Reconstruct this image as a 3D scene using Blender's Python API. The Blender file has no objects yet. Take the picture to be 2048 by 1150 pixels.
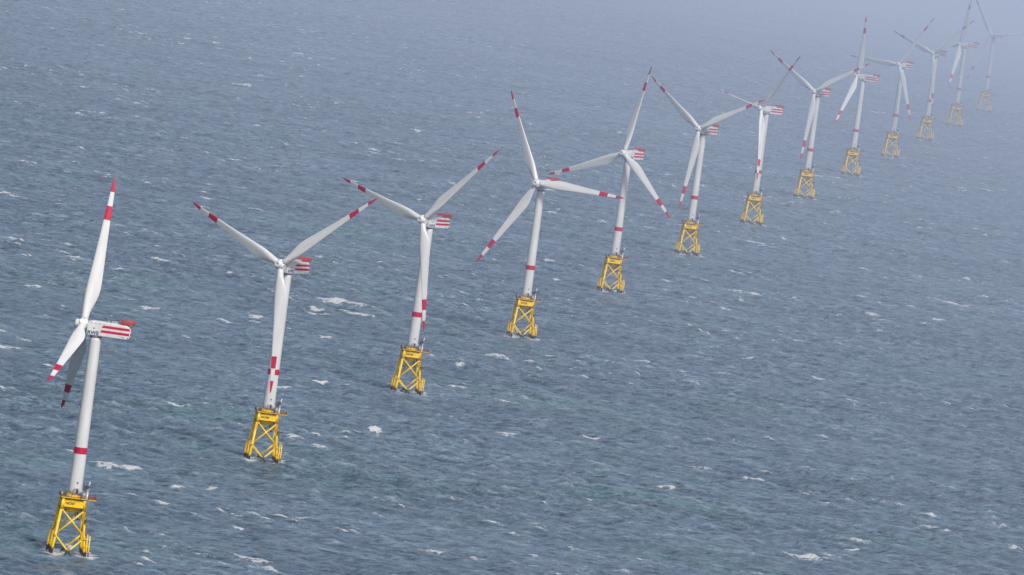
import bpy, bmesh, math, random
import numpy as np
from mathutils import Vector, Matrix
R = math.radians
random.seed(7)
scene = bpy.context.scene
COL = scene.collection

# ------------------------------------------------------------------ helpers
def tag(o, label=None, cat=None, group=None, kind=None):
    if label: o['label'] = label
    if cat: o['category'] = cat
    if group: o['group'] = group
    if kind: o['kind'] = kind
    return o

def mat(name, col, rough=0.5, metal=0.0, var=0.0, vscale=0.3, spec=0.5, dirt=None):
    m = bpy.data.materials.new(name); m.use_nodes = True
    nt = m.node_tree; b = nt.nodes['Principled BSDF']
    b.inputs['Roughness'].default_value = rough
    b.inputs['Metallic'].default_value = metal
    b.inputs['Specular IOR Level'].default_value = spec
    tc = nt.nodes.new('ShaderNodeTexCoord')
    n = nt.nodes.new('ShaderNodeTexNoise'); n.inputs['Scale'].default_value = vscale
    n.inputs['Detail'].default_value = 6
    mp = nt.nodes.new('ShaderNodeMapping'); mp.inputs['Scale'].default_value = (3, 3, 0.5)
    nt.links.new(tc.outputs['Object'], mp.inputs[0]); nt.links.new(mp.outputs[0], n.inputs[0])
    cr = nt.nodes.new('ShaderNodeValToRGB')
    cr.color_ramp.elements[0].position = 0.35; cr.color_ramp.elements[1].position = 0.65
    d = [c * (1 - var) for c in col] if dirt is None else dirt
    cr.color_ramp.elements[0].color = (*d, 1); cr.color_ramp.elements[1].color = (*col, 1)
    nt.links.new(n.outputs[0], cr.inputs[0]); nt.links.new(cr.outputs[0], b.inputs['Base Color'])
    m['ramp'] = cr.name
    return m

WHITE = mat('turbine_white', (0.68, 0.685, 0.69), 0.42, var=0.15, vscale=0.12)
BLADE = mat('blade_white', (0.70, 0.705, 0.71), 0.38, var=0.10, vscale=0.15)
RED = mat('signal_red', (0.52, 0.004, 0.055), 0.5, var=0.12)
RAIL_RED = mat('rail_red', (0.62, 0.06, 0.05), 0.6, var=0.3, vscale=1)
RUST = mat('rail_brown', (0.28, 0.085, 0.05), 0.7, var=0.4, vscale=1)
BLUE = mat('lettering_blue', (0.0, 0.045, 0.17), 0.5, var=0.1)
BLACK = mat('lettering_black', (0.02, 0.018, 0.012), 0.6, var=0.1)
DARK = mat('dark_grey', (0.05, 0.052, 0.065), 0.6, var=0.3)
GREY = mat('equipment_grey', (0.30, 0.29, 0.34), 0.55, var=0.35, vscale=1)
GRATE = mat('deck_grating', (0.30, 0.25, 0.10), 0.7, var=0.4, vscale=1)

def yellow_mat():
    m = mat('jacket_yellow', (0.92, 0.60, 0.014), 0.45, var=0.12, vscale=0.5)
    nt = m.node_tree; b = nt.nodes['Principled BSDF']
    cr = nt.nodes[m['ramp']]
    geo = nt.nodes.new('ShaderNodeNewGeometry')
    sx = nt.nodes.new('ShaderNodeSeparateXYZ'); nt.links.new(geo.outputs['Position'], sx.inputs[0])
    nz = nt.nodes.new('ShaderNodeTexNoise'); nz.inputs['Scale'].default_value = 0.7
    nt.links.new(geo.outputs['Position'], nz.inputs[0])
    ad = nt.nodes.new('ShaderNodeMath'); ad.operation = 'MULTIPLY_ADD'
    nt.links.new(nz.outputs[0], ad.inputs[0]); ad.inputs[1].default_value = -1.6
    nt.links.new(sx.outputs['Z'], ad.inputs[2])
    mr = nt.nodes.new('ShaderNodeMapRange'); mr.inputs[1].default_value = 1.0; mr.inputs[2].default_value = 1.9
    nt.links.new(ad.outputs[0], mr.inputs[0])
    # rust and salt streaks running down the members
    mp = nt.nodes.new('ShaderNodeMapping'); mp.inputs['Scale'].default_value = (2.2, 2.2, 0.18)
    nt.links.new(geo.outputs['Position'], mp.inputs[0])
    n2 = nt.nodes.new('ShaderNodeTexNoise'); n2.inputs['Scale'].default_value = 0.8; n2.inputs['Detail'].default_value = 4
    nt.links.new(mp.outputs[0], n2.inputs[0])
    r2 = nt.nodes.new('ShaderNodeValToRGB'); r2.color_ramp.elements[0].position = 0.58; r2.color_ramp.elements[1].position = 0.75
    r2.color_ramp.elements[0].color = (0, 0, 0, 1); r2.color_ramp.elements[1].color = (0.7, 0.7, 0.7, 1)
    nt.links.new(n2.outputs[0], r2.inputs[0])
    m1 = nt.nodes.new('ShaderNodeMixRGB'); m1.inputs[2].default_value = (0.36, 0.17, 0.02, 1)
    nt.links.new(r2.outputs[0], m1.inputs[0]); nt.links.new(cr.outputs[0], m1.inputs[1])
    mx = nt.nodes.new('ShaderNodeMixRGB'); mx.inputs[1].default_value = (0.030, 0.026, 0.030, 1)
    nt.links.new(mr.outputs[0], mx.inputs[0]); nt.links.new(m1.outputs[0], mx.inputs[2])
    nt.links.new(mx.outputs[0], b.inputs['Base Color'])
    return m
YELLOW = yellow_mat()

class MB:
    """collects shapes in one bmesh"""
    def __init__(s): s.bm = bmesh.new(); s.mats = []
    def mi(s, m):
        if m not in s.mats: s.mats.append(m)
        return s.mats.index(m)
    def faces(s, fs, m, smooth=False):
        i = s.mi(m)
        for f in fs: f.material_index = i; f.smooth = smooth
    def box(s, c, size, m, rz=0, rx=0):
        r = bmesh.ops.create_cube(s.bm, size=1)
        M = Matrix.Translation(c) @ Matrix.Rotation(rz, 4, 'Z') @ Matrix.Rotation(rx, 4, 'X') @ Matrix.Diagonal((*size, 1))
        bmesh.ops.transform(s.bm, matrix=M, verts=r['verts'])
        s.faces({f for v in r['verts'] for f in v.link_faces}, m)
        return r['verts']
    def tube(s, a, b, r0, m, r1=None, n=12, caps=True):
        a = Vector(a); b = Vector(b); d = b - a
        r = bmesh.ops.create_cone(s.bm, cap_ends=caps, segments=n, radius1=r0, radius2=r0 if r1 is None else r1, depth=d.length)
        M = Matrix.Translation((a + b) / 2) @ d.to_track_quat('Z', 'Y').to_matrix().to_4x4()
        bmesh.ops.transform(s.bm, matrix=M, verts=r['verts'])
        fs = {f for v in r['verts'] for f in v.link_faces}
        s.faces(fs, m, True)
        for f in fs:
            if len(f.verts) > 4: f.smooth = False
    def lathe(s, prof, m, M=Matrix(), n=40, mfun=None, smooth=True):
        rings = []
        for (r, z) in prof:
            rings.append([s.bm.verts.new(M @ Vector((r * math.cos(2 * math.pi * k / n), r * math.sin(2 * math.pi * k / n), z))) for k in range(n)])
        for i in range(len(rings) - 1):
            fs = [s.bm.faces.new((rings[i][k], rings[i][(k + 1) % n], rings[i + 1][(k + 1) % n], rings[i + 1][k])) for k in range(n)]
            s.faces(fs, mfun(i) if mfun else m, smooth)
        s.faces([s.bm.faces.new(rings[0][::-1]), s.bm.faces.new(rings[-1])], m)
    def mesh(s, name):
        me = bpy.data.meshes.new(name)
        bmesh.ops.recalc_face_normals(s.bm, faces=s.bm.faces)
        s.bm.to_mesh(me); s.bm.free()
        for m in s.mats: me.materials.append(m)
        return me

def link(name, me, parent=None, M=None):
    o = bpy.data.objects.new(name, me); COL.objects.link(o)
    if parent is not None: o.parent = parent
    if M is not None: o.matrix_local = M
    return o

def text_mesh(s, size, m, bold=0.0, sx=1.0, space=1.0):
    cu = bpy.data.curves.new('t', 'FONT'); cu.body = s; cu.size = size; cu.offset = bold
    cu.extrude = 0.01; cu.align_x = 'LEFT'; cu.space_character = space
    ob = bpy.data.objects.new('t', cu); COL.objects.link(ob)
    bpy.context.view_layer.update()
    me = bpy.data.meshes.new_from_object(ob.evaluated_get(bpy.context.evaluated_depsgraph_get()))
    bpy.data.objects.remove(ob)
    me.transform(Matrix.Diagonal((sx, 1, 1, 1)))
    me.materials.clear(); me.materials.append(m)
    return me

# ------------------------------------------------------------------ turbine parts (metres, base at sea level)
ZD = 24.0            # deck
ZT = 91.93           # tower top
ZHUB = 95.16
TILT = R(7); OVER = 5.94; RAD = 62.9
JROT = R(9.5)

def half(z): return 6.9 - z / 19.3 * 2.05
def leg_at(sx, sy, z): h = half(z); return Vector((sx * h, sy * h, z))
JM = Matrix.Translation((-.35, 0, 0)) @ Matrix.Rotation(JROT, 4, 'Z')

def leg_mesh(sx, sy):
    b = MB()
    b.tube(leg_at(sx, sy, -8), leg_at(sx, sy, 19.0), 0.56, YELLOW, n=16)
    b.tube(leg_at(sx, sy, 18.7), leg_at(sx, sy, 23.2), 0.66, YELLOW, n=16)
    b.tube(leg_at(sx, sy, 6.9), leg_at(sx, sy, 9.1), 0.62, YELLOW, n=16)
    b.tube(leg_at(sx, sy, 23.1), leg_at(sx, sy, 23.5), 0.76, YELLOW, n=16)
    return b.mesh('leg')

def brace_mesh(c0, c1, z0, z1, r):
    b = MB()
    b.tube(leg_at(*c0, z0), leg_at(*c1, z1), r, YELLOW, n=12)
    b.tube(leg_at(*c1, z0), leg_at(*c0, z1), r, YELLOW, n=12)
    mid = (leg_at(*c0, z0) + leg_at(*c1, z1)) / 2
    t = half(z0) / (half(z0) + half(z1)); zc = z0 + (z1 - z0) * t
    h = half(zc)
    return b.mesh('cross_brace')

def girder_mesh():
    b = MB(); h = half(21.2)
    # deep plate girders between the leg tops
    for sy in (-1, 1):
        b.box((0, sy * h, 21.3), (2 * h - 1.2, 0.9, 2.5), YELLOW)
        b.box((0, sy * h, 22.62), (2 * h - 1.1, 1.3, 0.14), YELLOW)
        b.box((0, sy * h, 19.98), (2 * h - 1.1, 1.3, 0.14), YELLOW)
    for sx in (-1, 1):
        b.box((sx * h, 0, 21.1), (0.9, 2 * h - 1.3, 2.3), YELLOW)
        b.box((sx * h, 0, 22.5), (1.2, 2 * h - 1.5, 0.12), YELLOW)
        b.box((sx * h, 0, 19.9), (1.2, 2 * h - 1.5, 0.12), YELLOW)
    return b.mesh('girder')

def can_mesh():
    b = MB()
    b.lathe([(2.2, 17.4), (2.9, 18.6), (2.95, 23.8), (3.05, 23.82), (3.05, 24.3), (2.93, 24.32), (2.93, 24.94)], YELLOW)
    for a in range(4):
        ang = math.pi / 4 + a * math.pi / 2
        d = Vector((math.cos(ang), math.sin(ang), 0))
        p0 = d * 2.8; p1 = d * (half(21) * 1.414 - .5)
        b.box(((p0 + p1) / 2 + Vector((0, 0, 21.4))), ((p1 - p0).length, 0.5, 2.2), YELLOW, rz=ang)
    return b.mesh('central_column')

DX0, DX1, DY0, DY1 = -5.9, 5.9, -5.9, 5.9
def deck_mesh():
    b = MB()
    b.box((0, 0, 23.78), (10.9, 10.9, 0.22), GRATE)
    for sy in (-1, 1): b.box((0, sy * 5.5, 23.76), (11.2, 0.2, 0.28), YELLOW)
    for sx in (-1, 1): b.box((sx * 5.5, 0, 23.762), (0.2, 10.8, 0.272), YELLOW)
    # laydown extension to the right
    b.box((7.3, -2.6, 23.70), (3.4, 5.0, 0.22), GRATE)
    b.box((7.3, -5.2, 23.68), (3.5, 0.2, 0.26), YELLOW)
    b.box((7.3, 0.0, 23.68), (3.5, 0.2, 0.26), YELLOW)
    b.box((9.12, -2.6, 23.68), (0.2, 5.4, 0.262), YELLOW)
    for y in (-4, -2.5, -1): b.box((1.9, y, 23.5), (13.8, 0.22, 0.3), YELLOW)
    for x in (-4, -1.4, 1.4, 4): b.box((x, 0, 23.36), (0.25, 10.4, 0.5), YELLOW)
    return b.mesh('deck')

def rail_mesh(pts, z, m, h=1.25, step=1.4, r=0.055, panel=True):
    b = MB()
    for i in range(len(pts) - 1):
        a = Vector((*pts[i], z)); c = Vector((*pts[i + 1], z)); d = c - a
        for k in (0.42, 0.84, 1.25): b.tube(a + Vector((0, 0, k * h / 1.25)), c + Vector((0, 0, k * h / 1.25)), r, m, n=6)
        n = max(1, round(d.length / step))
        for j in range(n + (i == len(pts) - 2)): b.tube(a + d * j / n, a + d * j / n + Vector((0, 0, h)), r * 1.15, m, n=6)
        if panel:
            mid = (a + c) / 2
            b.box(mid + Vector((0, 0, 0.14)), (d.length, 0.04, 0.28), m, rz=math.atan2(d.y, d.x))
    return b.mesh('railing')

def landing_mesh(x, y, z0, z1, w=1.9, dirx=1):
    b = MB()
    for k in (-.5, .5): b.tube((x + .3, y + k * w, z0), (x, y + k * w, z1), 0.25, YELLOW, n=10)
    b.tube((x + dirx * 1.1 + .3, y, z0), (x + dirx * 1.1, y, z1 - .4), 0.24, YELLOW, n=10)
    b.tube((x, y - w / 2, z1), (x, y + w / 2, z1), 0.2, YELLOW, n=8)
    z = z0 + .5
    while z < z1 - .2:
        b.tube((x + .2, y - w / 2, z), (x + .2, y + w / 2, z), 0.06, YELLOW, n=6); z += 0.8
    for z in (1.5, 4.5, 7.5):
        b.tube((x, y - w / 2, z), (x + dirx * 1.1, y, z), .12, YELLOW, n=8)
        b.tube((x, y + w / 2, z), (x + dirx * 1.1, y, z), .12, YELLOW, n=8)
        b.tube((x, y - w / 2, z), (x - dirx * 2.2, y - .4, z - .3), .14, YELLOW, n=8)
        b.tube((x, y + w / 2, z), (x - dirx * 2.2, y + .4, z - .3), .14, YELLOW, n=8)
    return b.mesh('boat_landing')

def ladder_mesh():
    b = MB()
    x, y = 4.3, -7.1
    for (xa, ya, za, zb) in ((6.7, -6.9, 8.5, 15.5), (5.6, -6.4, 15.2, 23.9)):
        for k in (-.3, .3): b.tube((xa + k, ya, za), (xa + k, ya, zb), 0.08, GREY, n=6)
        z = za
        while z < zb: b.tube((xa - .3, ya, z), (xa + .3, ya, z), 0.05, GREY, n=6); z += .5
        z = za + 1.5
        while z < zb:            # safety cage
            b.tube((xa - .4, ya, z), (xa - .4, ya - .7, z), .05, GREY, n=6)
            b.tube((xa + .4, ya, z), (xa + .4, ya - .7, z), .05, GREY, n=6)
            b.tube((xa - .4, ya - .7, z), (xa + .4, ya - .7, z), .05, GREY, n=6); z += 1.2
        for k in (-.4, 0, .4): b.tube((xa + k, ya - .7, za + 1.5), (xa + k, ya - .7, zb), .05, GREY, n=6)
    return b.mesh('access_ladder')

def rest_mesh():
    b = MB()
    b.box((6.5, -6.6, 15.2), (2.6, 2.6, 0.18), DARK)
    for (a, c) in (((5.2, -7.9), (7.8, -7.9)), ((7.8, -7.9), (7.8, -5.3))):
        for k in (.55, 1.1): b.tube((*a, 15.2 + k), (*c, 15.2 + k), .06, GREY, n=6)
        b.tube((*a, 15.2), (*a, 16.3), .06, GREY, n=6); b.tube((*c, 15.2), (*c, 16.3), .06, GREY, n=6)
    b.tube((6.6, -6.6, 15.1), (5.6, -5.6, 13.6), .14, YELLOW, n=8)
    return b.mesh('rest_platform')

def cable_mesh(i):
    b = MB()
    x, y, z, dx = [(2.2, 1.5, 15.4, .5), (3.0, 2.4, 14.2, .9), (-2.6, 2.0, 17.0, .4)][i]
    b.tube((x, y, 23.4), (x, y, z), .17, DARK, n=8)
    b.tube((x + dx, y, 23.4), (x + dx, y, z), .14, GREY, n=8)
    b.tube((x - .1, y, z), (x + dx + .1, y, z), .3, DARK, n=8)
    b.tube((x - .1, y, z + 2.4), (x + dx + .1, y, z + 2.4), .12, DARK, n=8)
    return b.mesh('cable_tube')

def jtube_mesh():
    b = MB()
    for (x, y) in ((-7.5, 5.0),):
        b.tube((x - .4, y, -4), (x + .25, y, 8.6), 0.34, YELLOW, n=12)
        b.lathe([(0.34, 0), (.25, .2), (.05, .3)], YELLOW, Matrix.Translation((x + .25, y, 8.6)), n=12)
        for z in (1.8, 6.6): b.tube((x, y, z), (x + 1.6, y + (6.2 - y) * .5, z), .16, YELLOW, n=8)
    return b.mesh('cable_guard')

def crane_mesh():
    b = MB()
    x, y = 5.3, -3.2
    b.lathe([(.62, 23.9), (.62, 24.3), (.42, 24.4), (.38, 27.6), (.5, 27.7), (.5, 28.3)], WHITE, Matrix.Translation((x, y, 0)), n=16)
    b.box((x - .7, y, 28.7), (1.9, 1.1, 1.5), DARK)
    b.tube((x + .1, y, 28.6), (x + .55, y, 31.2), .24, WHITE, n=8)
    b.tube((x - .4, y, 29.3), (x - 2.3, y + .3, 27.5), .20, GREY, n=8)
    b.tube((x - 2.3, y + .3, 27.5), (x - 3.0, y + .3, 25.6), .16, WHITE, n=8)
    return b.mesh('deck_crane')

def cabinet_mesh(c, sz, m):
    b = MB()
    b.box(c, sz, m)
    b.box((c[0], c[1], c[2] + sz[2] / 2 + .05), (sz[0] + .16, sz[1] + .16, .1), WHITE if m is GREY else GREY)
    b.box((c[0], c[1] - sz[1] / 2 - .02, c[2]), (sz[0] * .7, .06, sz[2] * .75), WHITE if m is GREY else GREY)
    return b.mesh('cabinet')
def scaffold_mesh():
    b = MB()
    for x in (3.3, 3.75, 4.2, 4.65):
        b.tube((x, -2.4, 23.9), (x, -2.4, 27.8), .07, GREY, n=6)
    for z in (25.2, 26.6, 27.8): b.tube((3.2, -2.4, z), (4.8, -2.4, z), .07, GREY, n=6)
    b.tube((3.9, -2.4, 27.7), (3.9, -2.4, 30.0), .1, GREY, n=6)
    return b.mesh('antenna_frame')

def tower_mesh():
    b = MB(); n = 17
    zs = sorted(set([24.93, 27, 42.1, 44.9] + list(np.linspace(30, 40, 3)) + list(np.linspace(48, 90, 9)) + [ZT]))
    prof = []
    for z in zs:
        t = (z - 25) / (ZT - 25)
        prof.append((2.88 - 0.55 * t, z))
    for zf in (36.5, 58.0):   # flange rings are tiny lips
        pass
    b.lathe(prof, WHITE, n=48, mfun=lambda i: RED if abs(prof[i][1] - 42.1) < .01 else WHITE)
    for zf in (39.0, 62.5):
        t = (zf - 25) / (ZT - 25); r = 2.88 - .55 * t
        b.lathe([(r + .01, zf - .09), (r + .035, zf - .06), (r + .035, zf + .06), (r + .01, zf + .09)], WHITE, n=48)
    return b.mesh('tower')

def door_mesh():
    b = MB()
    b.box((.5, -2.9, 26.45), (1.1, .16, 2.5), GREY)
    b.box((.5, -2.99, 26.45), (.9, .05, 2.2), DARK)
    b.tube((-.5, -3.1, 24.9), (-.5, -3.1, 28.2), .07, GREY, n=6); b.tube((-1.1, -3.2, 24.9), (-1.1, -3.2, 27.4), .09, RUST, n=6)
    b.tube((1.4, -3.2, 24.9), (1.4, -3.2, 27.2), .09, GREY, n=6); b.tube((-1.1, -3.2, 27.4), (1.4, -3.2, 27.2), .06, GREY, n=6)
    return b.mesh('door')
def lamp_mesh():
    b = MB()
    b.box((.35, -2.98, 30.2), (.5, .35, .5), DARK); b.tube((.35, -3.1, 30.0), (.35, -3.3, 29.9), .2, GREY, n=8)
    return b.mesh('lamp')

NZ = ZT + 0.12       # nacelle underside
def nacelle_mesh():
    b = MB()
    prof = [(-3.9, .35), (-4.0, 4.6), (-3.3, 5.85), (-1.5, 6.15), (12.6, 5.9), (13.7, 5.3), (14.35, 4.3), (14.35, 1.3), (13.6, .25), (12.5, 0), (-3.5, 0)]
    W = 3.0
    L = [b.bm.verts.new((-W, y, NZ + z)) for y, z in prof]
    Rr = [b.bm.verts.new((W, y, NZ + z)) for y, z in prof]
    n = len(prof); side = []
    fs = [b.bm.faces.new(L[::-1]), b.bm.faces.new(Rr)]
    fs += [b.bm.faces.new((L[i], L[(i + 1) % n], Rr[(i + 1) % n], Rr[i])) for i in range(n)]
    b.faces(fs, WHITE)
    es = [e for f in fs[:2] for e in f.edges]
    r = bmesh.ops.bevel(b.bm, geom=es, offset=.42, segments=4, profile=.5, affect='EDGES', clamp_overlap=True)
    for f in r['faces']: f.smooth = True
    # yaw collar at tower top
    b.lathe([(2.45, ZT - .55), (2.62, ZT - .5), (2.62, NZ + .02)], GREY, n=40)
    # rotor bearing collar
    M = Matrix.Translation((0, -3.8, ZHUB + .5)) @ Matrix.Rotation(R(90) - TILT, 4, 'X')
    b.lathe([(2.15, -.6), (2.15, .75)], DARK, M, n=40)
    # stripes proud of both flanks and the rounded tail
    for s in (-1, 1):
        X = s * (W + .018)
        for (z0, z1, ya, yb) in ((3.72, 4.78, 2.1, 2.75), (1.72, 2.78, 1.75, 2.15)):
            pts = [(ya, z0), (13.95, z0), (13.95, z1), (yb, z1)]
            vs = [b.bm.verts.new((X, y, NZ + z)) for y, z in pts]
            vi = [b.bm.verts.new((s * (W - .05), y, NZ + z)) for y, z in pts]
            f2 = [b.bm.faces.new(vs)] + [b.bm.faces.new((vs[i], vs[(i + 1) % 4], vi[(i + 1) % 4], vi[i])) for i in range(4)]
            b.faces(f2, RED)
        for y in (-2.3, -.5, 1.25, 3.0):
            b.box((s * (W - .0), y, NZ + 5.35), (.12, .30, .34), DARK)
        b.tube((s * (W - .1), -1.0, NZ + 3.15), (s * (W + .06), -1.0, NZ + 3.15), .30, DARK, n=16)
        b.box((s * (W + .0), 11.2, NZ + .95), (.05, 1.3, .14), GREY); b.box((s * (W + .0), 11.6, NZ + .7), (.05, .9, .12), DARK)
        b.tube((s * (W - .1), 13.4, NZ + .85), (s * (W + .06), 13.4, NZ + .85), .2, DARK, n=12)
        for y in (5.5, 10.2):   # panel seams
            b.box((s * (W + .003), y, NZ + 2.9), (.03, .05, 5.1), GREY)
    for z in (1.72, 3.72):
        b.box((0, 14.36, NZ + z + (.53 if z < 3 else .27)), (5.0, .04, 1.06 if z < 3 else .54), RED)
    return b.mesh('nacelle')

def hoist_mesh():
    b = MB(); z = NZ + 6.35
    b.box((0, 12.6, z), (5.6, 5.6, .2), RAIL_RED)
    for (x, y) in ((-2, 10.6), (2, 10.6), (-2, 12.9), (2, 12.9)): b.tube((x, y, NZ + 5.4), (x, y, z), .14, GREY, n=8)
    for s in (-1, 1):
        b.tube((s * 2, 13.9, NZ + 4.9), (s * 2, 15.2, z), .12, RAIL_RED, n=8)
    return b.mesh('hoist_platform')
def hoist_rail_mesh():
    b = MB(); z = NZ + 6.45
    pts = [(-2.8, 9.8), (2.8, 9.8), (2.8, 15.4), (-2.8, 15.4), (-2.8, 9.8)]
    for i in range(4):
        a = Vector((*pts[i], z)); c = Vector((*pts[i + 1], z)); d = c - a
        for k in (.35, .75, 1.15, 1.55): b.tube(a + Vector((0, 0, k)), c + Vector((0, 0, k)), .07, RAIL_RED, n=6)
        for j in range(8): b.tube(a + d * j / 8, a + d * j / 8 + Vector((0, 0, 1.6)), .075, RAIL_RED, n=6)
    return b.mesh('railing')
def cooler_mesh():
    b = MB()
    b.box((.4, 7.2, NZ + 6.45), (2.6, 1.9, .9), WHITE); b.box((.4, 7.2, NZ + 6.93), (2.2, 1.5, .08), GREY)
    b.box((1.71, 7.2, NZ + 6.5), (.04, 1.5, .5), GREY)
    return b.mesh('roof_cooler')
def hatch_mesh():
    b = MB(); b.box((0, 2.5, NZ + 6.14), (2.2, 2.0, .22), WHITE); b.box((0, 2.5, NZ + 6.27), (1.8, 1.6, .06), GREY)
    return b.mesh('roof_hatch')
def mast_mesh():
    b = MB()
    b.tube((.8, 4.6, NZ + 6), (.8, 4.6, NZ + 8.0), .07, GREY, n=8)
    b.tube((.8, 4.1, NZ + 7.6), (.8, 5.1, NZ + 7.6), .05, GREY, n=6)
    b.lathe([(.1, 0), (.28, .15), (.28, .4), (.1, .55)], WHITE, Matrix.Translation((.8, 4.6, NZ + 6.3)), n=12)
    b.lathe([(.05, 0), (.14, .1), (.05, .2)], RED, Matrix.Translation((.8, 4.6, NZ + 8.0)), n=10)
    b.lathe([(.04, 0), (.12, .08), (.04, .2)], DARK, Matrix.Translation((.8, 5.1, NZ + 7.65)), n=8)
    return b.mesh('wind_mast')

def hub_mesh():
    # lathe about local Z = upwind axis, origin = blade crossing point
    b = MB()
    b.lathe([(1.7, -2.6), (2.1, -2.3), (2.2, -1.7), (2.2, 1.3), (2.05, 1.7), (1.82, 2.0), (1.78, 3.0), (1.62, 3.35), (1.3, 3.5), (.3, 3.52), (.28, 3.45)], BLADE, n=48)
    b.lathe([(.24, 3.40), (.24, 3.56)], DARK, n=12)
    for k in range(3):
        M = Matrix.Rotation(k * 2 * math.pi / 3, 4, 'Z') @ Matrix.Rotation(R(90), 4, 'X')
        b.lathe([(1.78, 1.0), (1.74, 2.35), (1.62, 2.45)], BLADE, M, n=32)
    return b.mesh('hub')

CH = [(1.6, 3.15, 1.0, .5), (3.5, 3.15, 1.0, .5), (5.5, 3.4, .92, .48), (8, 4.4, .66, .42), (10.5, 5.3, .49, .38), (13, 5.9, .39, .35), (15.5, 6.1, .33, .33),
      (18.5, 5.9, .30, .32), (23, 5.3, .27, .31), (29, 4.55, .24, .30), (36, 3.75, .22, .30), (41, 3.25, .21, .30), (44.9, 2.85, .20, .30), (48, 2.58, .19, .30), (50.9, 2.34, .19, .30),
      (54, 2.05, .18, .30), (56.9, 1.75, .18, .30), (59.5, 1.3, .18, .32), (61.4, .95, .18, .36), (62.4, .55, .18, .42), (62.88, .16, .2, .5)]
def blade_mesh(bend):
    b = MB(); n = 28; rings = []
    for (s, c, t, ax) in CH:
        circ = max(0, min(1, (t - .4) / .55))
        tw = R(13) * max(0, 1 - s / 45) ** 1.3 if s > 4 else R(13) * (1 - 4 / 45) ** 1.3
        ring = []
        for k in range(n):
            ph = 2 * math.pi * k / n
            xx = .5 * (1 + math.cos(ph))               # 1 = trailing edge, 0 = leading edge
            yt = 5 * t * (.2969 * math.sqrt(xx) - .126 * xx - .3516 * xx ** 2 + .2843 * xx ** 3 - .1036 * xx ** 4)
            yc = .035 * 4 * xx * (1 - xx) * (1 - circ)
            yf = (yt if ph <= math.pi else -yt) + yc
            yci = .5 * t * math.sin(ph)
            y = yf * (1 - circ) + yci * circ
            X = (ax - xx) * c; Y = y * c
            X, Y = X * math.cos(tw) - Y * math.sin(tw), X * math.sin(tw) + Y * math.cos(tw)
            Y += bend * ((s / RAD) ** 2 - s / RAD) * 4
            ring.append(b.bm.verts.new((X, Y, s)))
        rings.append(ring)
    for i in range(len(rings) - 1):
        m = RED if (CH[i][0] >= 56.8 or 44.8 <= CH[i][0] < 50.8) else BLADE
        b.faces([b.bm.faces.new((rings[i][k], rings[i][(k + 1) % n], rings[i + 1][(k + 1) % n], rings[i + 1][k])) for k in range(n)], m, True)
    b.faces([b.bm.faces.new(rings[-1])], RED); b.faces([b.bm.faces.new(rings[0][::-1])], BLADE)
    return b.mesh('blade')

# ---- prototype: one list of (name, mesh, matrix kind, sub-parts)
COR = [(-1, -1), (1, -1), (1, 1), (-1, 1)]
JPARTS = []
for c in COR: JPARTS.append(('leg', leg_mesh(*c), []))
for i in range(4):
    a, c = COR[i], COR[(i + 1) % 4]
    JPARTS.append(('cross_brace', brace_mesh(a, c, 8.1, 19.0, .36), []))
    JPARTS.append(('cross_brace', brace_mesh(a, c, -6.5, 7.7, .36), []))
SIGN = None
JPARTS += [('girder', girder_mesh(), ['SIGN']), ('central_column', can_mesh(), []),
           ('deck', deck_mesh(), [('railing', rail_mesh([(5.45, 0.1), (5.45, 5.45), (-5.45, 5.45), (-5.45, -2.0)], 23.9, RUST)),
                                  ('railing', rail_mesh([(5.6, -5.1), (9.1, -5.1), (9.1, -.1), (5.6, -.1)], 23.85, RUST)),
                                  ('railing', rail_mesh([(-5.45, -2.2), (-5.45, -5.45), (5.4, -5.45)], 23.9, RUST, panel=False, r=.06))]),
           ('boat_landing', landing_mesh(7.3, -6.6, -5, 9.4), []), ('cable_guard', jtube_mesh(), []),
           ('access_ladder', ladder_mesh(), []), ('rest_platform', rest_mesh(), []),
           ('deck_crane', crane_mesh(), []), ('antenna_frame', scaffold_mesh(), [])]
for cz in (((3.9, -3.3, 24.95), (1.3, 1.6, 2.1), GREY), ((3.5, -4.9, 24.6), (1.2, 1.0, 1.4), DARK), ((-4.6, 3.2, 24.7), (1.6, 1.3, 1.6), DARK), ((-5.0, .6, 24.5), (.8, .8, 1.2), GREY)):
    JPARTS.append(('equipment_cabinet', cabinet_mesh(*cz), []))
for i in range(3): JPARTS.append(('cable_tube', cable_mesh(i), []))
TOWER = tower_mesh(); DOOR = door_mesh(); LAMP = lamp_mesh()
NAC = nacelle_mesh(); HOIST = hoist_mesh(); HRAIL = hoist_rail_mesh(); COOL = cooler_mesh(); MAST = mast_mesh(); HATCH = hatch_mesh()
HUB = hub_mesh(); BL = {0: blade_mesh(0), 1: blade_mesh(1.1)}
LOGO = text_mesh('RWE', 2.1, BLUE, bold=.075, sx=1.08)
lw = max(v.co.x for v in LOGO.vertices)

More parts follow.
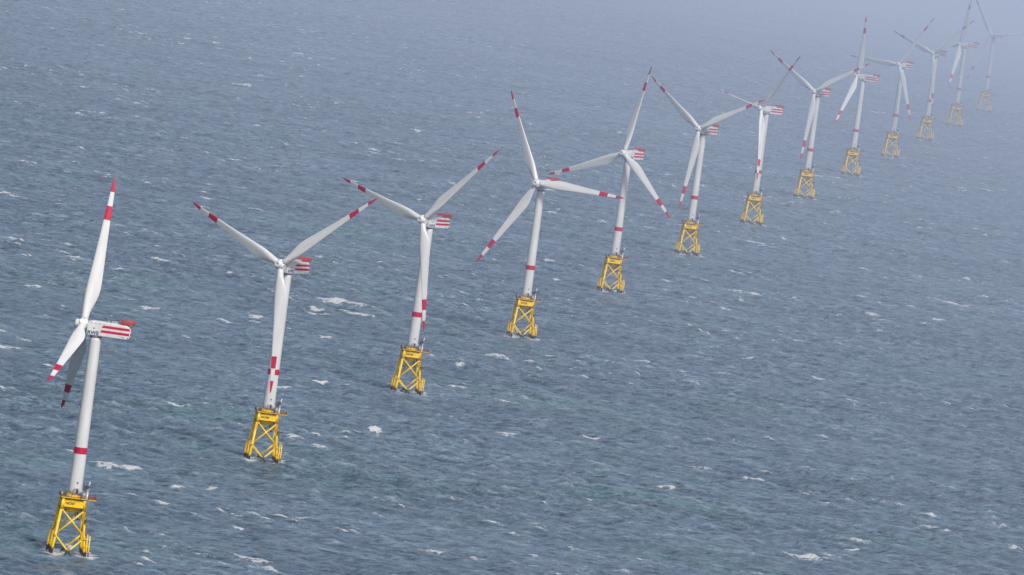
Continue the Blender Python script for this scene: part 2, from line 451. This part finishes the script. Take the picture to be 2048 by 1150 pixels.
# X, Y, yaw, azimuth of the first blade, tip lead, pitch, label
T = [
 (-169.16, 3314.5, -91.9, -10.4, 3.68, 86, "nearest wind turbine, seen side-on, one lower blade bright and one dark, jacket marked NO47"),
 (-109.10, 3857.4, -33.9, 50.7, 1.14, 15, "wind turbine whose hanging blade covers the tower and crosses its red band, jacket marked NO48"),
 (-49.88, 4383.2, -38.2, 43.6, 1.30, 15, "third wind turbine from the left, its lower blade hanging just right of the tower"),
 (9.59, 4926.5, -30.1, 90.2, 0.54, 15, "wind turbine with one blade pointing right in front of its nacelle, hiding the stripes"),
 (67.03, 5476.1, -35.3, 8.1, 1.53, 15, "wind turbine whose left blade ends just above the red platform of the turbine before it"),
 (127.58, 6033.6, -37.6, 61.9, 1.60, 15, "wind turbine whose right blade tip reaches the hub behind it, sixth from the left"),
 (188.50, 6584.6, -54.5, 39.7, 3.67, 87, "wind turbine with a very thin curved left blade and a grey shaded blade up right"),
 (247.62, 7132.6, -36.2, 58.7, 2.11, 15, "wind turbine whose right blade tip crosses in front of the side-on turbine behind it"),
 (308.52, 7696.7, -103.3, 20.5, 2.71, 86, "hazy side-on wind turbine with one blade straight up and one down left, ninth from left"),
 (367.67, 8222.5, -39.4, 31.2, 1.06, 15, "hazy wind turbine with one blade pointing level to the left, tenth from the left"),
 (427.63, 8776.8, -39.4, 46.7, 0.27, 15, "faded wind turbine in haze, lower blade along its tower, third from the far end"),
 (484.41, 9288.9, -88.1, 23.5, 3.82, 86, "faded side-on wind turbine deep in haze, second from the far right end"),
 (549.49, 9889.4, -34.0, 81.8, -0.80, 15, "farthest, palest wind turbine, at the right edge, one blade reaching out of the picture"),
]
def rotor_matrix(yaw, az, q, pitch):
    u = Vector((math.sin(yaw) * math.cos(TILT), -math.cos(yaw) * math.cos(TILT), math.sin(TILT)))
    e1 = Vector((math.cos(yaw), math.sin(yaw), 0)); e2 = u.cross(e1)
    C = Vector((0, 0, ZHUB)) + OVER * u
    d = math.sin(az) * e1 + math.cos(az) * e2; m = math.cos(az) * e1 - math.sin(az) * e2
    dd = (d * RAD + u * q).normalized(); uu = (u - dd * u.dot(dd)).normalized()
    x = (m * math.cos(pitch) + uu * math.sin(pitch)).normalized(); y = dd.cross(x)
    M = Matrix((x, y, dd)).transposed().to_4x4(); M.translation = C
    H = Matrix((e1, e2.cross(e1) * -1, u)).transposed().to_4x4()
    H = Matrix((e1, u.cross(e1), u)).transposed().to_4x4(); H.translation = C
    return M, H

for i, (X, Y, yaw, az, q, pitch, label) in enumerate(T):
    root = bpy.data.objects.new('wind_turbine', None); COL.objects.link(root)
    root.location = (X, Y, 0); root.empty_display_size = 5
    tag(root, label, 'wind turbine', 'offshore wind turbines standing in one row')
    rnd = random.Random(i)
    for (nm, me, subs) in JPARTS:
        o = link(nm, me, root, JM)
        for sp in subs:
            if sp == 'SIGN':
                sm = text_mesh('NO%d' % (47 + i), 1.5, BLACK, bold=.05)
                link('number_sign', sm, o, Matrix.Translation((-3.4, -(half(21.2) + .47), 20.85)) @ Matrix.Rotation(R(90), 4, 'X'))
            else: link(sp[0], sp[1], o, Matrix())
    t = link('tower', TOWER, root, Matrix.Rotation(0, 4, 'Z'))
    JR = Matrix.Rotation(JROT, 4, 'Z'); link('door', DOOR, t, JR); link('lamp', LAMP, t, JR)
    ya = R(yaw); YM = Matrix.Rotation(ya, 4, 'Z')
    n = link('nacelle', NAC, root, YM)
    for s in (1, -1):
        M = Matrix(((0, 0, s, s * 3.012), (s, 0, 0, -3.55 if s > 0 else -3.55 + lw), (0, 1, 0, NZ + .5), (0, 0, 0, 1)))
        link('lettering', LOGO, n, M)
    h = link('hoist_platform', HOIST, n, Matrix()); 
    link('hoist_railing', HRAIL, n, Matrix()); link('roof_cooler', COOL, n, Matrix()); link('wind_mast', MAST, n, Matrix()); link('roof_hatch', HATCH, n, Matrix())
    for k in range(3):
        M, H = rotor_matrix(ya, R(az) + k * 2 * math.pi / 3, q, R(pitch))
        bo = link('blade', BL[1 if i == 6 else 0], root, M)
        if k == 0: link('hub', HUB, root, H @ Matrix.Rotation(-R(az) , 4, 'Z'))

# ------------------------------------------------------------------ the sea
rng = np.random.default_rng(11)
WD = math.atan2(0.80, 0.60)          # direction the wind blows to
def tile(n, L, Lpeak, hs, lo, hi, spread=3, seed=1):
    g = np.random.default_rng(seed)
    k = 2 * np.pi * np.fft.fftfreq(n, L / n); KX, KY = np.meshgrid(k, k, indexing='ij'); K = np.hypot(KX, KY); K[0, 0] = 1
    kp = 2 * np.pi / Lpeak
    S = K ** -3.55 * np.exp(-1.25 * (kp / K) ** 2)
    sig = np.where(K < kp, .07, .09); S *= 2.2 ** np.exp(-((np.sqrt(K / kp) - 1) ** 2) / (2 * sig ** 2))
    th = np.arctan2(KY, KX) - WD
    D = np.clip(np.cos(th), 0, 1) ** spread + .12
    lam = 2 * np.pi / K; S = S * D * (lam > lo) * (lam < hi); S[0, 0] = 0
    ph = (g.normal(size=(n, n)) + 1j * g.normal(size=(n, n)))
    A = np.sqrt(S) * ph
    h = np.fft.ifft2(A); sc = hs / 4 / h.real.std()
    Dx = np.fft.ifft2(-1j * A * KX / K).real * sc; Dy = np.fft.ifft2(-1j * A * KY / K).real * sc
    div = np.fft.ifft2(A * K).real * sc          # compression at crests
    return h.real * sc, -Dx, -Dy, div
def foam_of(div, L, thr, w, seed):
    n = div.shape[0]; dx = L / n
    f = np.clip((div - thr) / w, 0, 1)
    k = 2 * np.pi * np.fft.fftfreq(n, dx); KX, KY = np.meshgrid(k, k, indexing='ij')
    c, s = math.cos(WD), math.sin(WD)
    ku = KX * c + KY * s; kv = -KX * s + KY * c
    def blur(a, su, sv): return np.fft.ifft2(np.fft.fft2(a) * np.exp(-.5 * ((ku * su) ** 2 + (kv * sv) ** 2))).real
    b = blur(f, .8, 3.6)
    return np.clip(b / np.quantile(b, .992), 0, 1.5)
TA = tile(512, 613.0, 36.0, 2.1, 2.4, 90, 2.2, 1)
TB = tile(512, 487.0, 21.0, 1.5, 2.0, 60, 1.6, 2)
FA = foam_of(TA[3], 613.0, np.quantile(TA[3], .975), .15, 3)
FB = foam_of(TB[3], 487.0, np.quantile(TB[3], .975), .15, 4)
def samp(a, L, x, y):
    n = a.shape[0]; u = (x / L * n) % n; v = (y / L * n) % n
    i = np.floor(u).astype(int); j = np.floor(v).astype(int); fu = u - i; fv = v - j
    i %= n; j %= n; i1 = (i + 1) % n; j1 = (j + 1) % n
    return (a[i, j] * (1 - fu) + a[i1, j] * fu) * (1 - fv) + (a[i, j1] * (1 - fu) + a[i1, j1] * fu) * fv
VN = rng.random((256, 256))
def vnoise(x, y, s):
    return samp(VN, 256.0, x / s, y / s)
def rotxy(x, y, a): return x * math.cos(a) - y * math.sin(a), x * math.sin(a) + y * math.cos(a)
RB = R(13)
ys = [30.0]
while ys[-1] < 90000:
    y = ys[-1]
    if y < 2900: ys.append(y + (60 if y < 2600 else 8))
    elif y < 17500: ys.append(y + 1.45 * (y / 3000) ** 1.15)
    else: ys.append(y * 1.03)
ys = np.array(ys)
td = np.arange(-.082, .0821, 3.6e-4)
to = np.array([.09, .1, .12, .15, .2, .3, .5, .8, 1.3, 2.2, 4.0])
ts = np.concatenate([-to[::-1], td, to])
XX = ys[:, None] * ts[None, :]; YY = np.repeat(ys[:, None], len(ts), 1)
XX[0] = ts * 20000; YY[0] = -30000
x = XX.ravel(); y = YY.ravel()
wf = (np.abs(np.tile(ts, len(ys))) < .1) * np.clip((y - 2500) / 300, 0, 1) * 1.0
x2, y2 = rotxy(x, y, RB)
hA = samp(TA[0], 613, x, y); hB = samp(TB[0], 487, x2, y2)
gust = .55 + .55 * vnoise(x, y, 260) + .45 * vnoise(x * .8 + 500, y * .8, 70)
hz = (hA + hB) * gust
dxA = samp(TA[1], 613, x, y); dyA = samp(TA[2], 613, x, y)
dxB = samp(TB[1], 487, x2, y2); dyB = samp(TB[2], 487, x2, y2)
dxB, dyB = rotxy(dxB, dyB, -RB)
patch = vnoise(x, y, 46) * .55 + vnoise(x + 900, y, 130) * .45
patch2 = vnoise(x + 300, y + 700, 17)
sel = np.clip((patch - .53) * 7, 0, 1) * np.clip((patch2 - .35) * 4, 0, 1)
sel2 = np.clip((vnoise(x + 77, y + 5000, 60) * .6 + vnoise(x, y + 300, 150) * .4 - .53) * 7, 0, 1) * np.clip((vnoise(x + 40, y, 15) - .35) * 4, 0, 1)
foam = np.maximum(samp(FA, 613, x, y) * sel, samp(FB, 487, x2, y2) * sel2)
# the large whitecaps: x, y, half length (m)
CAPS = [(-176.6, 3724.5, 7.9), (-165.4, 3723.3, 5.1), (-94.1, 3393.3, 8.9), (155.7, 3750.5, 9.9), (169.2, 3776.4, 6.2), (325.2, 5878.9, 14.0), (-102.9, 5009.6, 15.7), (-114.8, 4889.0, 6.7), (-118.8, 4917.0, 5.6), (-150.1, 4782.9, 6.0), (-266.9, 4313.8, 7.0), (-212.2, 4741.6, 4.8), (6.9, 4200.2, 4.7), (52.4, 4252.3, 3.7), (111.7, 4152.7, 6.8), (137.8, 4143.1, 6.2), (91.8, 4018.0, 3.5), (156.0, 5671.8, 7.8), (171.4, 5665.8, 5.7), (146.0, 5451.8, 5.5), (347.6, 6900.6, 6.9), (-23.4, 4259.7, 5.3), (-60.7, 4114.0, 4.6), (-160.4, 5133.0, 6.4), (-117.2, 4305.1, 4.3), (-250.4, 5029.3, 5.7), (-106.7, 7382.0, 7.4), (-377.7, 6919.4, 8.7), (-288.7, 7828.3, 12.8), (-217.0, 6097.5, 5.4), (-110.1, 6824.8, 7.7), (-112.7, 5017.8, 9.4), (197.9, 5688.3, 3.6), (-209.1, 6810.1, 3.4), (59.0, 7070.4, 3.5), (-22.2, 4623.2, 3.5), (154.7, 5009.5, 5.0), (-437.0, 8739.8, 8.8), (-387.5, 8745.7, 6.6), (-360.3, 8758.0, 5.5), (-269.2, 8768.9, 7.7), (-56.5, 7824.9, 4.9), (-285.4, 4775.7, 4.8), (-182.0, 5142.4, 3.2), (-236.4, 5304.3, 2.7), (-124.8, 3680.9, 2.3), (-171.2, 3335.5, 2.5), (-204.6, 4061.4, 3.6), (273.7, 7584.8, 5.7), (127.6, 7193.3, 4.5), (-104.0, 4698.6, 3.5), (252.5, 5806.8, 5.1), (303.0, 5658.6, 4.3), (196.9, 4932.5, 3.7), (235.0, 3995.5, 3.0), (266.3, 3941.6, 3.5), (263.2, 4049.4, 2.5), (178.3, 3818.3, 2.4), (-141.3, 3660.9, 3.2), (44.9, 3634.0, 2.7), (-104.5, 3508.4, 2.2), (30.1, 3827.8, 1.9), (-97.4, 4368.4, 3.3), (-81.1, 4379.6, 2.7), (79.6, 4702.6, 3.5), (28.8, 5516.9, 4.2), (52.1, 3886.9, 2.0)]
cu, su = .93, -.37                     # crest direction
for (cx, cy, hl) in CAPS:
    hl *= 1.2
    m = np.where((np.abs(x - cx) < hl * 2.2) & (np.abs(y - cy) < hl * 2.2 + 16))[0]
    if not len(m): continue
    a = (x[m] - cx) * cu + (y[m] - cy) * su; b = -(x[m] - cx) * su + (y[m] - cy) * cu
    b = b + 1.6 * np.sin(a / hl * 2.1 + cx) + (vnoise(x[m], y[m], 4.0) - .5) * 3
    nn = vnoise(a + cx, b * .7 + cy, 2.1) * .6 + vnoise(a + cx, b + cy, 1.0) * .4
    env = np.exp(-(np.abs(a) / hl) ** 3)
    ridge = env * np.exp(-(b / (1.5 + .08 * hl)) ** 2) * (.75 + 1.1 * vnoise(a * .5 + cy, b * .3, 1.8))
    back = 1.5 + .75 * hl
    web = np.exp(-((a / hl - .15) / .75) ** 4) * np.exp(-((b + back * .6) / back) ** 2) * np.clip((nn - .40) * 5, 0, 1) * .95
    hz[m] += .8 * np.exp(-(a / hl / 1.1) ** 2) * np.exp(-((b - .6) / 3.6) ** 2)
    foam[m] = np.maximum(foam[m], np.maximum(ridge, web))
# white water around the jacket legs
for (X, Y, *_r) in T:
    m = np.where((np.abs(x - X) < 26) & (np.abs(y - Y) < 40))[0]
    a = x[m] - X; b = y[m] - Y
    hz[m] *= .30 + .70 * np.clip((np.hypot(a, b * .8) - 9) / 12, 0, 1)
    for (sx, sy) in COR:
        p = JM @ leg_at(sx, sy, 0)
        d = np.hypot(a - p.x - 1.2, (b - p.y - 1.5) * .6)
        foam[m] = np.maximum(foam[m], np.clip(1.5 - d / 4.6, 0, 1.1) * (.30 + 1.2 * vnoise(x[m], y[m], 1.9)))
hz *= wf; ch = .95 * wf * gust
X3 = x + (dxA + dxB) * ch; Y3 = y + (dyA + dyB) * ch
nr, nc = XX.shape
co = np.empty((nr * nc, 3), np.float32); co[:, 0] = X3; co[:, 1] = Y3; co[:, 2] = hz
idx = np.arange(nr * nc, dtype=np.int32).reshape(nr, nc)
q = np.stack([idx[:-1, :-1], idx[:-1, 1:], idx[1:, 1:], idx[1:, :-1]], -1).reshape(-1, 4)
me = bpy.data.meshes.new('sea')
me.vertices.add(len(co)); me.vertices.foreach_set('co', co.ravel())
me.loops.add(q.size); me.loops.foreach_set('vertex_index', q.ravel())
me.polygons.add(len(q)); me.polygons.foreach_set('loop_start', np.arange(0, q.size, 4, dtype=np.int32))
me.polygons.foreach_set('use_smooth', np.ones(len(q), bool))
me.update(calc_edges=True)
at = me.attributes.new('foam', 'FLOAT', 'POINT'); at.data.foreach_set('value', (foam * wf).astype(np.float32))
at = me.attributes.new('crest', 'FLOAT', 'POINT'); at.data.foreach_set('value', hz.astype(np.float32))
print('sea verts', len(co), 'foam frac', float((foam > .45).mean()))

def sea_material():
    m = bpy.data.materials.new('sea_water'); m.use_nodes = True; nt = m.node_tree; N = nt.nodes; Lk = nt.links
    b = N['Principled BSDF']; out = N['Material Output']
    geo = N.new('ShaderNodeNewGeometry')
    def noise(scale, det, mscale=(1, 1, 1), rot=0.0, rough=.55):
        mp = N.new('ShaderNodeMapping'); mp.inputs['Scale'].default_value = mscale; mp.inputs['Rotation'].default_value = (0, 0, rot)
        Lk.new(geo.outputs['Position'], mp.inputs[0])
        n = N.new('ShaderNodeTexNoise'); n.inputs['Scale'].default_value = scale; n.inputs['Detail'].default_value = det; n.inputs['Roughness'].default_value = rough
        Lk.new(mp.outputs[0], n.inputs[0]); return n.outputs[0]
    def math_(op, a, c=None, d=None):
        n = N.new('ShaderNodeMath'); n.operation = op
        for i, v in enumerate((a, c, d)):
            if v is None: continue
            if isinstance(v, (int, float)): n.inputs[i].default_value = v
            else: Lk.new(v, n.inputs[i])
        return n.outputs[0]
    def ramp(v, p0, p1, c0=(0, 0, 0, 1), c1=(1, 1, 1, 1)):
        r = N.new('ShaderNodeValToRGB'); r.color_ramp.elements[0].position = p0; r.color_ramp.elements[1].position = p1
        r.color_ramp.elements[0].color = c0; r.color_ramp.elements[1].color = c1; Lk.new(v, r.inputs[0]); return r.outputs[0]
    def mix(f, a, c):
        n = N.new('ShaderNodeMixRGB'); 
        Lk.new(f, n.inputs[0]) if not isinstance(f, float) else None
        for i, v in ((1, a), (2, c)):
            if isinstance(v, tuple): n.inputs[i].default_value = v
            else: Lk.new(v, n.inputs[i])
        return n.outputs[0]
    # water body colour: blue grey, greener in broad patches
    green = ramp(noise(.0055, 3), .52, .70)
    base = mix(green, (0.132, 0.200, 0.278, 1), (0.122, 0.224, 0.262, 1))
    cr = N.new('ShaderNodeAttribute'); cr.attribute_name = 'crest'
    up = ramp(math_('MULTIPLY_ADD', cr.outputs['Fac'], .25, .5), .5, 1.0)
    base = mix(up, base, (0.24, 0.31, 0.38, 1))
    # wind lanes: long soft patches of brighter and duller sheen painted into the colour
    lane_sheen = ramp(noise(.0095, 5, (.45, 1.4, 1), -WD + R(90), .62), .30, .72, (.70, .72, .76, 1), (1.30, 1.28, 1.26, 1))
    ln = N.new('ShaderNodeMixRGB'); ln.blend_type = 'MULTIPLY'; ln.inputs[0].default_value = 1.0
    Lk.new(base, ln.inputs[1]); Lk.new(lane_sheen, ln.inputs[2]); base = ln.outputs[0]
    chop_shade = ramp(noise(.15, 6, (.6, 1.5, 1), -WD + R(90), .72), .32, .70, (.20, .26, .33, 1), (1.95, 1.90, 1.82, 1))  # bright faces and dark troughs of short waves, painted into the colour
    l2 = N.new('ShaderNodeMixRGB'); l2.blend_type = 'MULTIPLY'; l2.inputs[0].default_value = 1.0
    Lk.new(base, l2.inputs[1]); Lk.new(chop_shade, l2.inputs[2]); base = l2.outputs[0]
    # foam
    fa = N.new('ShaderNodeAttribute'); fa.attribute_name = 'foam'
    fn = noise(.50, 7, (.8, 1.15, 1), -.38, .72)
    fm = ramp(math_('ADD', fa.outputs['Fac'], math_('MULTIPLY_ADD', fn, 2.4, -1.2)), .36, .72)
    # thin streaks of old foam between the crests
    st = noise(.16, 6, (.55, 1.6, 1), -WD + R(90), .6)
    gate = ramp(noise(.012, 3), .45, .70)
    thin = math_('MULTIPLY', math_('MULTIPLY', ramp(st, .60, .80), gate), .62)
    foamv = math_('MAXIMUM', fm, thin)
    Lk.new(mix(foamv, base, (0.78, 0.80, 0.82, 1)), b.inputs['Base Color'])
    Lk.new(math_('MULTIPLY_ADD', foamv, .55, .16), b.inputs['Roughness'])
    b.inputs['IOR'].default_value = 1.333
    # ripples
    r1 = noise(.34, 5, (.75, 1.3, 1), -WD + R(90), .68)
    r2 = noise(1.7, 3, (1, 1, 1), .4, .6)
    hgt = math_('ADD', math_('MULTIPLY', r1, 3.8), math_('MULTIPLY', r2, .5))
    bp = N.new('ShaderNodeBump'); bp.inputs['Strength'].default_value = 1.0; bp.inputs['Distance'].default_value = 1.0
    Lk.new(hgt, bp.inputs['Height']); Lk.new(bp.outputs[0], b.inputs['Normal'])
    return m
me.materials.append(sea_material())
sea = link('sea', me); tag(sea, kind='structure')

# ------------------------------------------------------------------ haze: one body of air over the whole sea
hb = MB(); hb.box((0, 15000, 640), (70000, 90000, 1400), WHITE)
hm = hb.mesh('haze'); hm.materials.clear()
hz_m = bpy.data.materials.new('haze_air'); hz_m.use_nodes = True; nt = hz_m.node_tree
nt.nodes.remove(nt.nodes['Principled BSDF'])
HC = (0.390, 0.455, 0.605)
HAZE_K = 1.02e-8
# thin near the camera, thickening with distance and toward the east (right)
geo = nt.nodes.new('ShaderNodeNewGeometry')
dt = nt.nodes.new('ShaderNodeVectorMath'); dt.operation = 'DOT_PRODUCT'; dt.inputs[1].default_value = (4.5, 1.0, 0)
nt.links.new(geo.outputs['Position'], dt.inputs[0])
mr = nt.nodes.new('ShaderNodeMapRange'); mr.inputs['From Min'].default_value = 1500; mr.inputs['From Max'].default_value = 21500
mr.inputs['To Min'].default_value = 0.0; mr.inputs['To Max'].default_value = 2 * HAZE_K * 20000
nt.links.new(dt.outputs['Value'], mr.inputs['Value'])
ab = nt.nodes.new('ShaderNodeVolumeAbsorption'); ab.inputs['Color'].default_value = (0, 0, 0, 1)
em = nt.nodes.new('ShaderNodeEmission'); em.inputs['Color'].default_value = (*HC, 1)  # air glows by itself in the haze colour, in place of scattered daylight
# a denser fog bank lying above the water at the far end of the row
m2 = nt.nodes.new('ShaderNodeMapRange'); m2.inputs['From Min'].default_value = 10200; m2.inputs['From Max'].default_value = 13200
m2.inputs['To Min'].default_value = 0.0; m2.inputs['To Max'].default_value = 2.8e-4
nt.links.new(dt.outputs['Value'], m2.inputs['Value'])
sz = nt.nodes.new('ShaderNodeSeparateXYZ'); nt.links.new(geo.outputs['Position'], sz.inputs[0])
m3 = nt.nodes.new('ShaderNodeMapRange'); m3.inputs['From Min'].default_value = 25; m3.inputs['From Max'].default_value = 120
nt.links.new(sz.outputs['Z'], m3.inputs['Value'])
mm = nt.nodes.new('ShaderNodeMath'); mm.operation = 'MULTIPLY_ADD'
nt.links.new(m2.outputs[0], mm.inputs[0]); nt.links.new(m3.outputs[0], mm.inputs[1]); nt.links.new(mr.outputs[0], mm.inputs[2])
nt.links.new(mm.outputs[0], ab.inputs['Density']); nt.links.new(mm.outputs[0], em.inputs['Strength'])
ad = nt.nodes.new('ShaderNodeAddShader')
nt.links.new(ab.outputs[0], ad.inputs[0]); nt.links.new(em.outputs[0], ad.inputs[1]); nt.links.new(ad.outputs[0], nt.nodes['Material Output'].inputs['Volume'])
hm.materials.append(hz_m)
haze = link('haze', hm); tag(haze, kind='structure')

# ------------------------------------------------------------------ light
SUN_EL, SUN_AZ = 43.0, 27.0      # azimuth: degrees to the right of straight behind the camera
a = R(SUN_AZ)
sd = Vector((math.sin(a) * math.cos(R(SUN_EL)), -math.cos(a) * math.cos(R(SUN_EL)), math.sin(R(SUN_EL))))
sl = bpy.data.lights.new('sun', 'SUN'); sl.energy = 3.1; sl.angle = R(9); sl.color = (1, .965, .92)
so = bpy.data.objects.new('sun', sl); COL.objects.link(so); so.rotation_euler = sd.to_track_quat('Z', 'Y').to_euler()
w = bpy.data.worlds.new('World'); scene.world = w; w.use_nodes = True
nt = w.node_tree; bg = nt.nodes['Background']
sky = nt.nodes.new('ShaderNodeTexSky'); sky.sky_type = 'NISHITA'; sky.sun_disc = False
sky.sun_elevation = R(SUN_EL); sky.sun_rotation = math.atan2(sd.x, sd.y)
sky.air_density = 1.2; sky.dust_density = 4.0
nt.links.new(sky.outputs[0], bg.inputs[0]); bg.inputs[1].default_value = 0.100

# ------------------------------------------------------------------ camera
cam = bpy.data.cameras.new('camera'); co_ = bpy.data.objects.new('camera', cam); COL.objects.link(co_)
cam.sensor_width = 36; cam.lens = 15939.96 / 2048 * 36; cam.clip_start = 5; cam.clip_end = 150000
p, r = R(3.7659), R(-7.87)
up = Vector((0, math.sin(p), math.cos(p))); fw = Vector((0, math.cos(p), -math.sin(p))); rt = Vector((1, 0, 0))
ex = math.cos(r) * rt - math.sin(r) * up; ey = math.sin(r) * rt + math.cos(r) * up
M = Matrix((ex, ey, -fw)).transposed().to_4x4(); M.translation = (0, 0, 353.88)
co_.matrix_world = M; scene.camera = co_
scene.cycles.volume_step_rate = 0.06
scene.view_settings.view_transform = 'Standard'; scene.view_settings.look = 'None'; scene.view_settings.exposure = 0
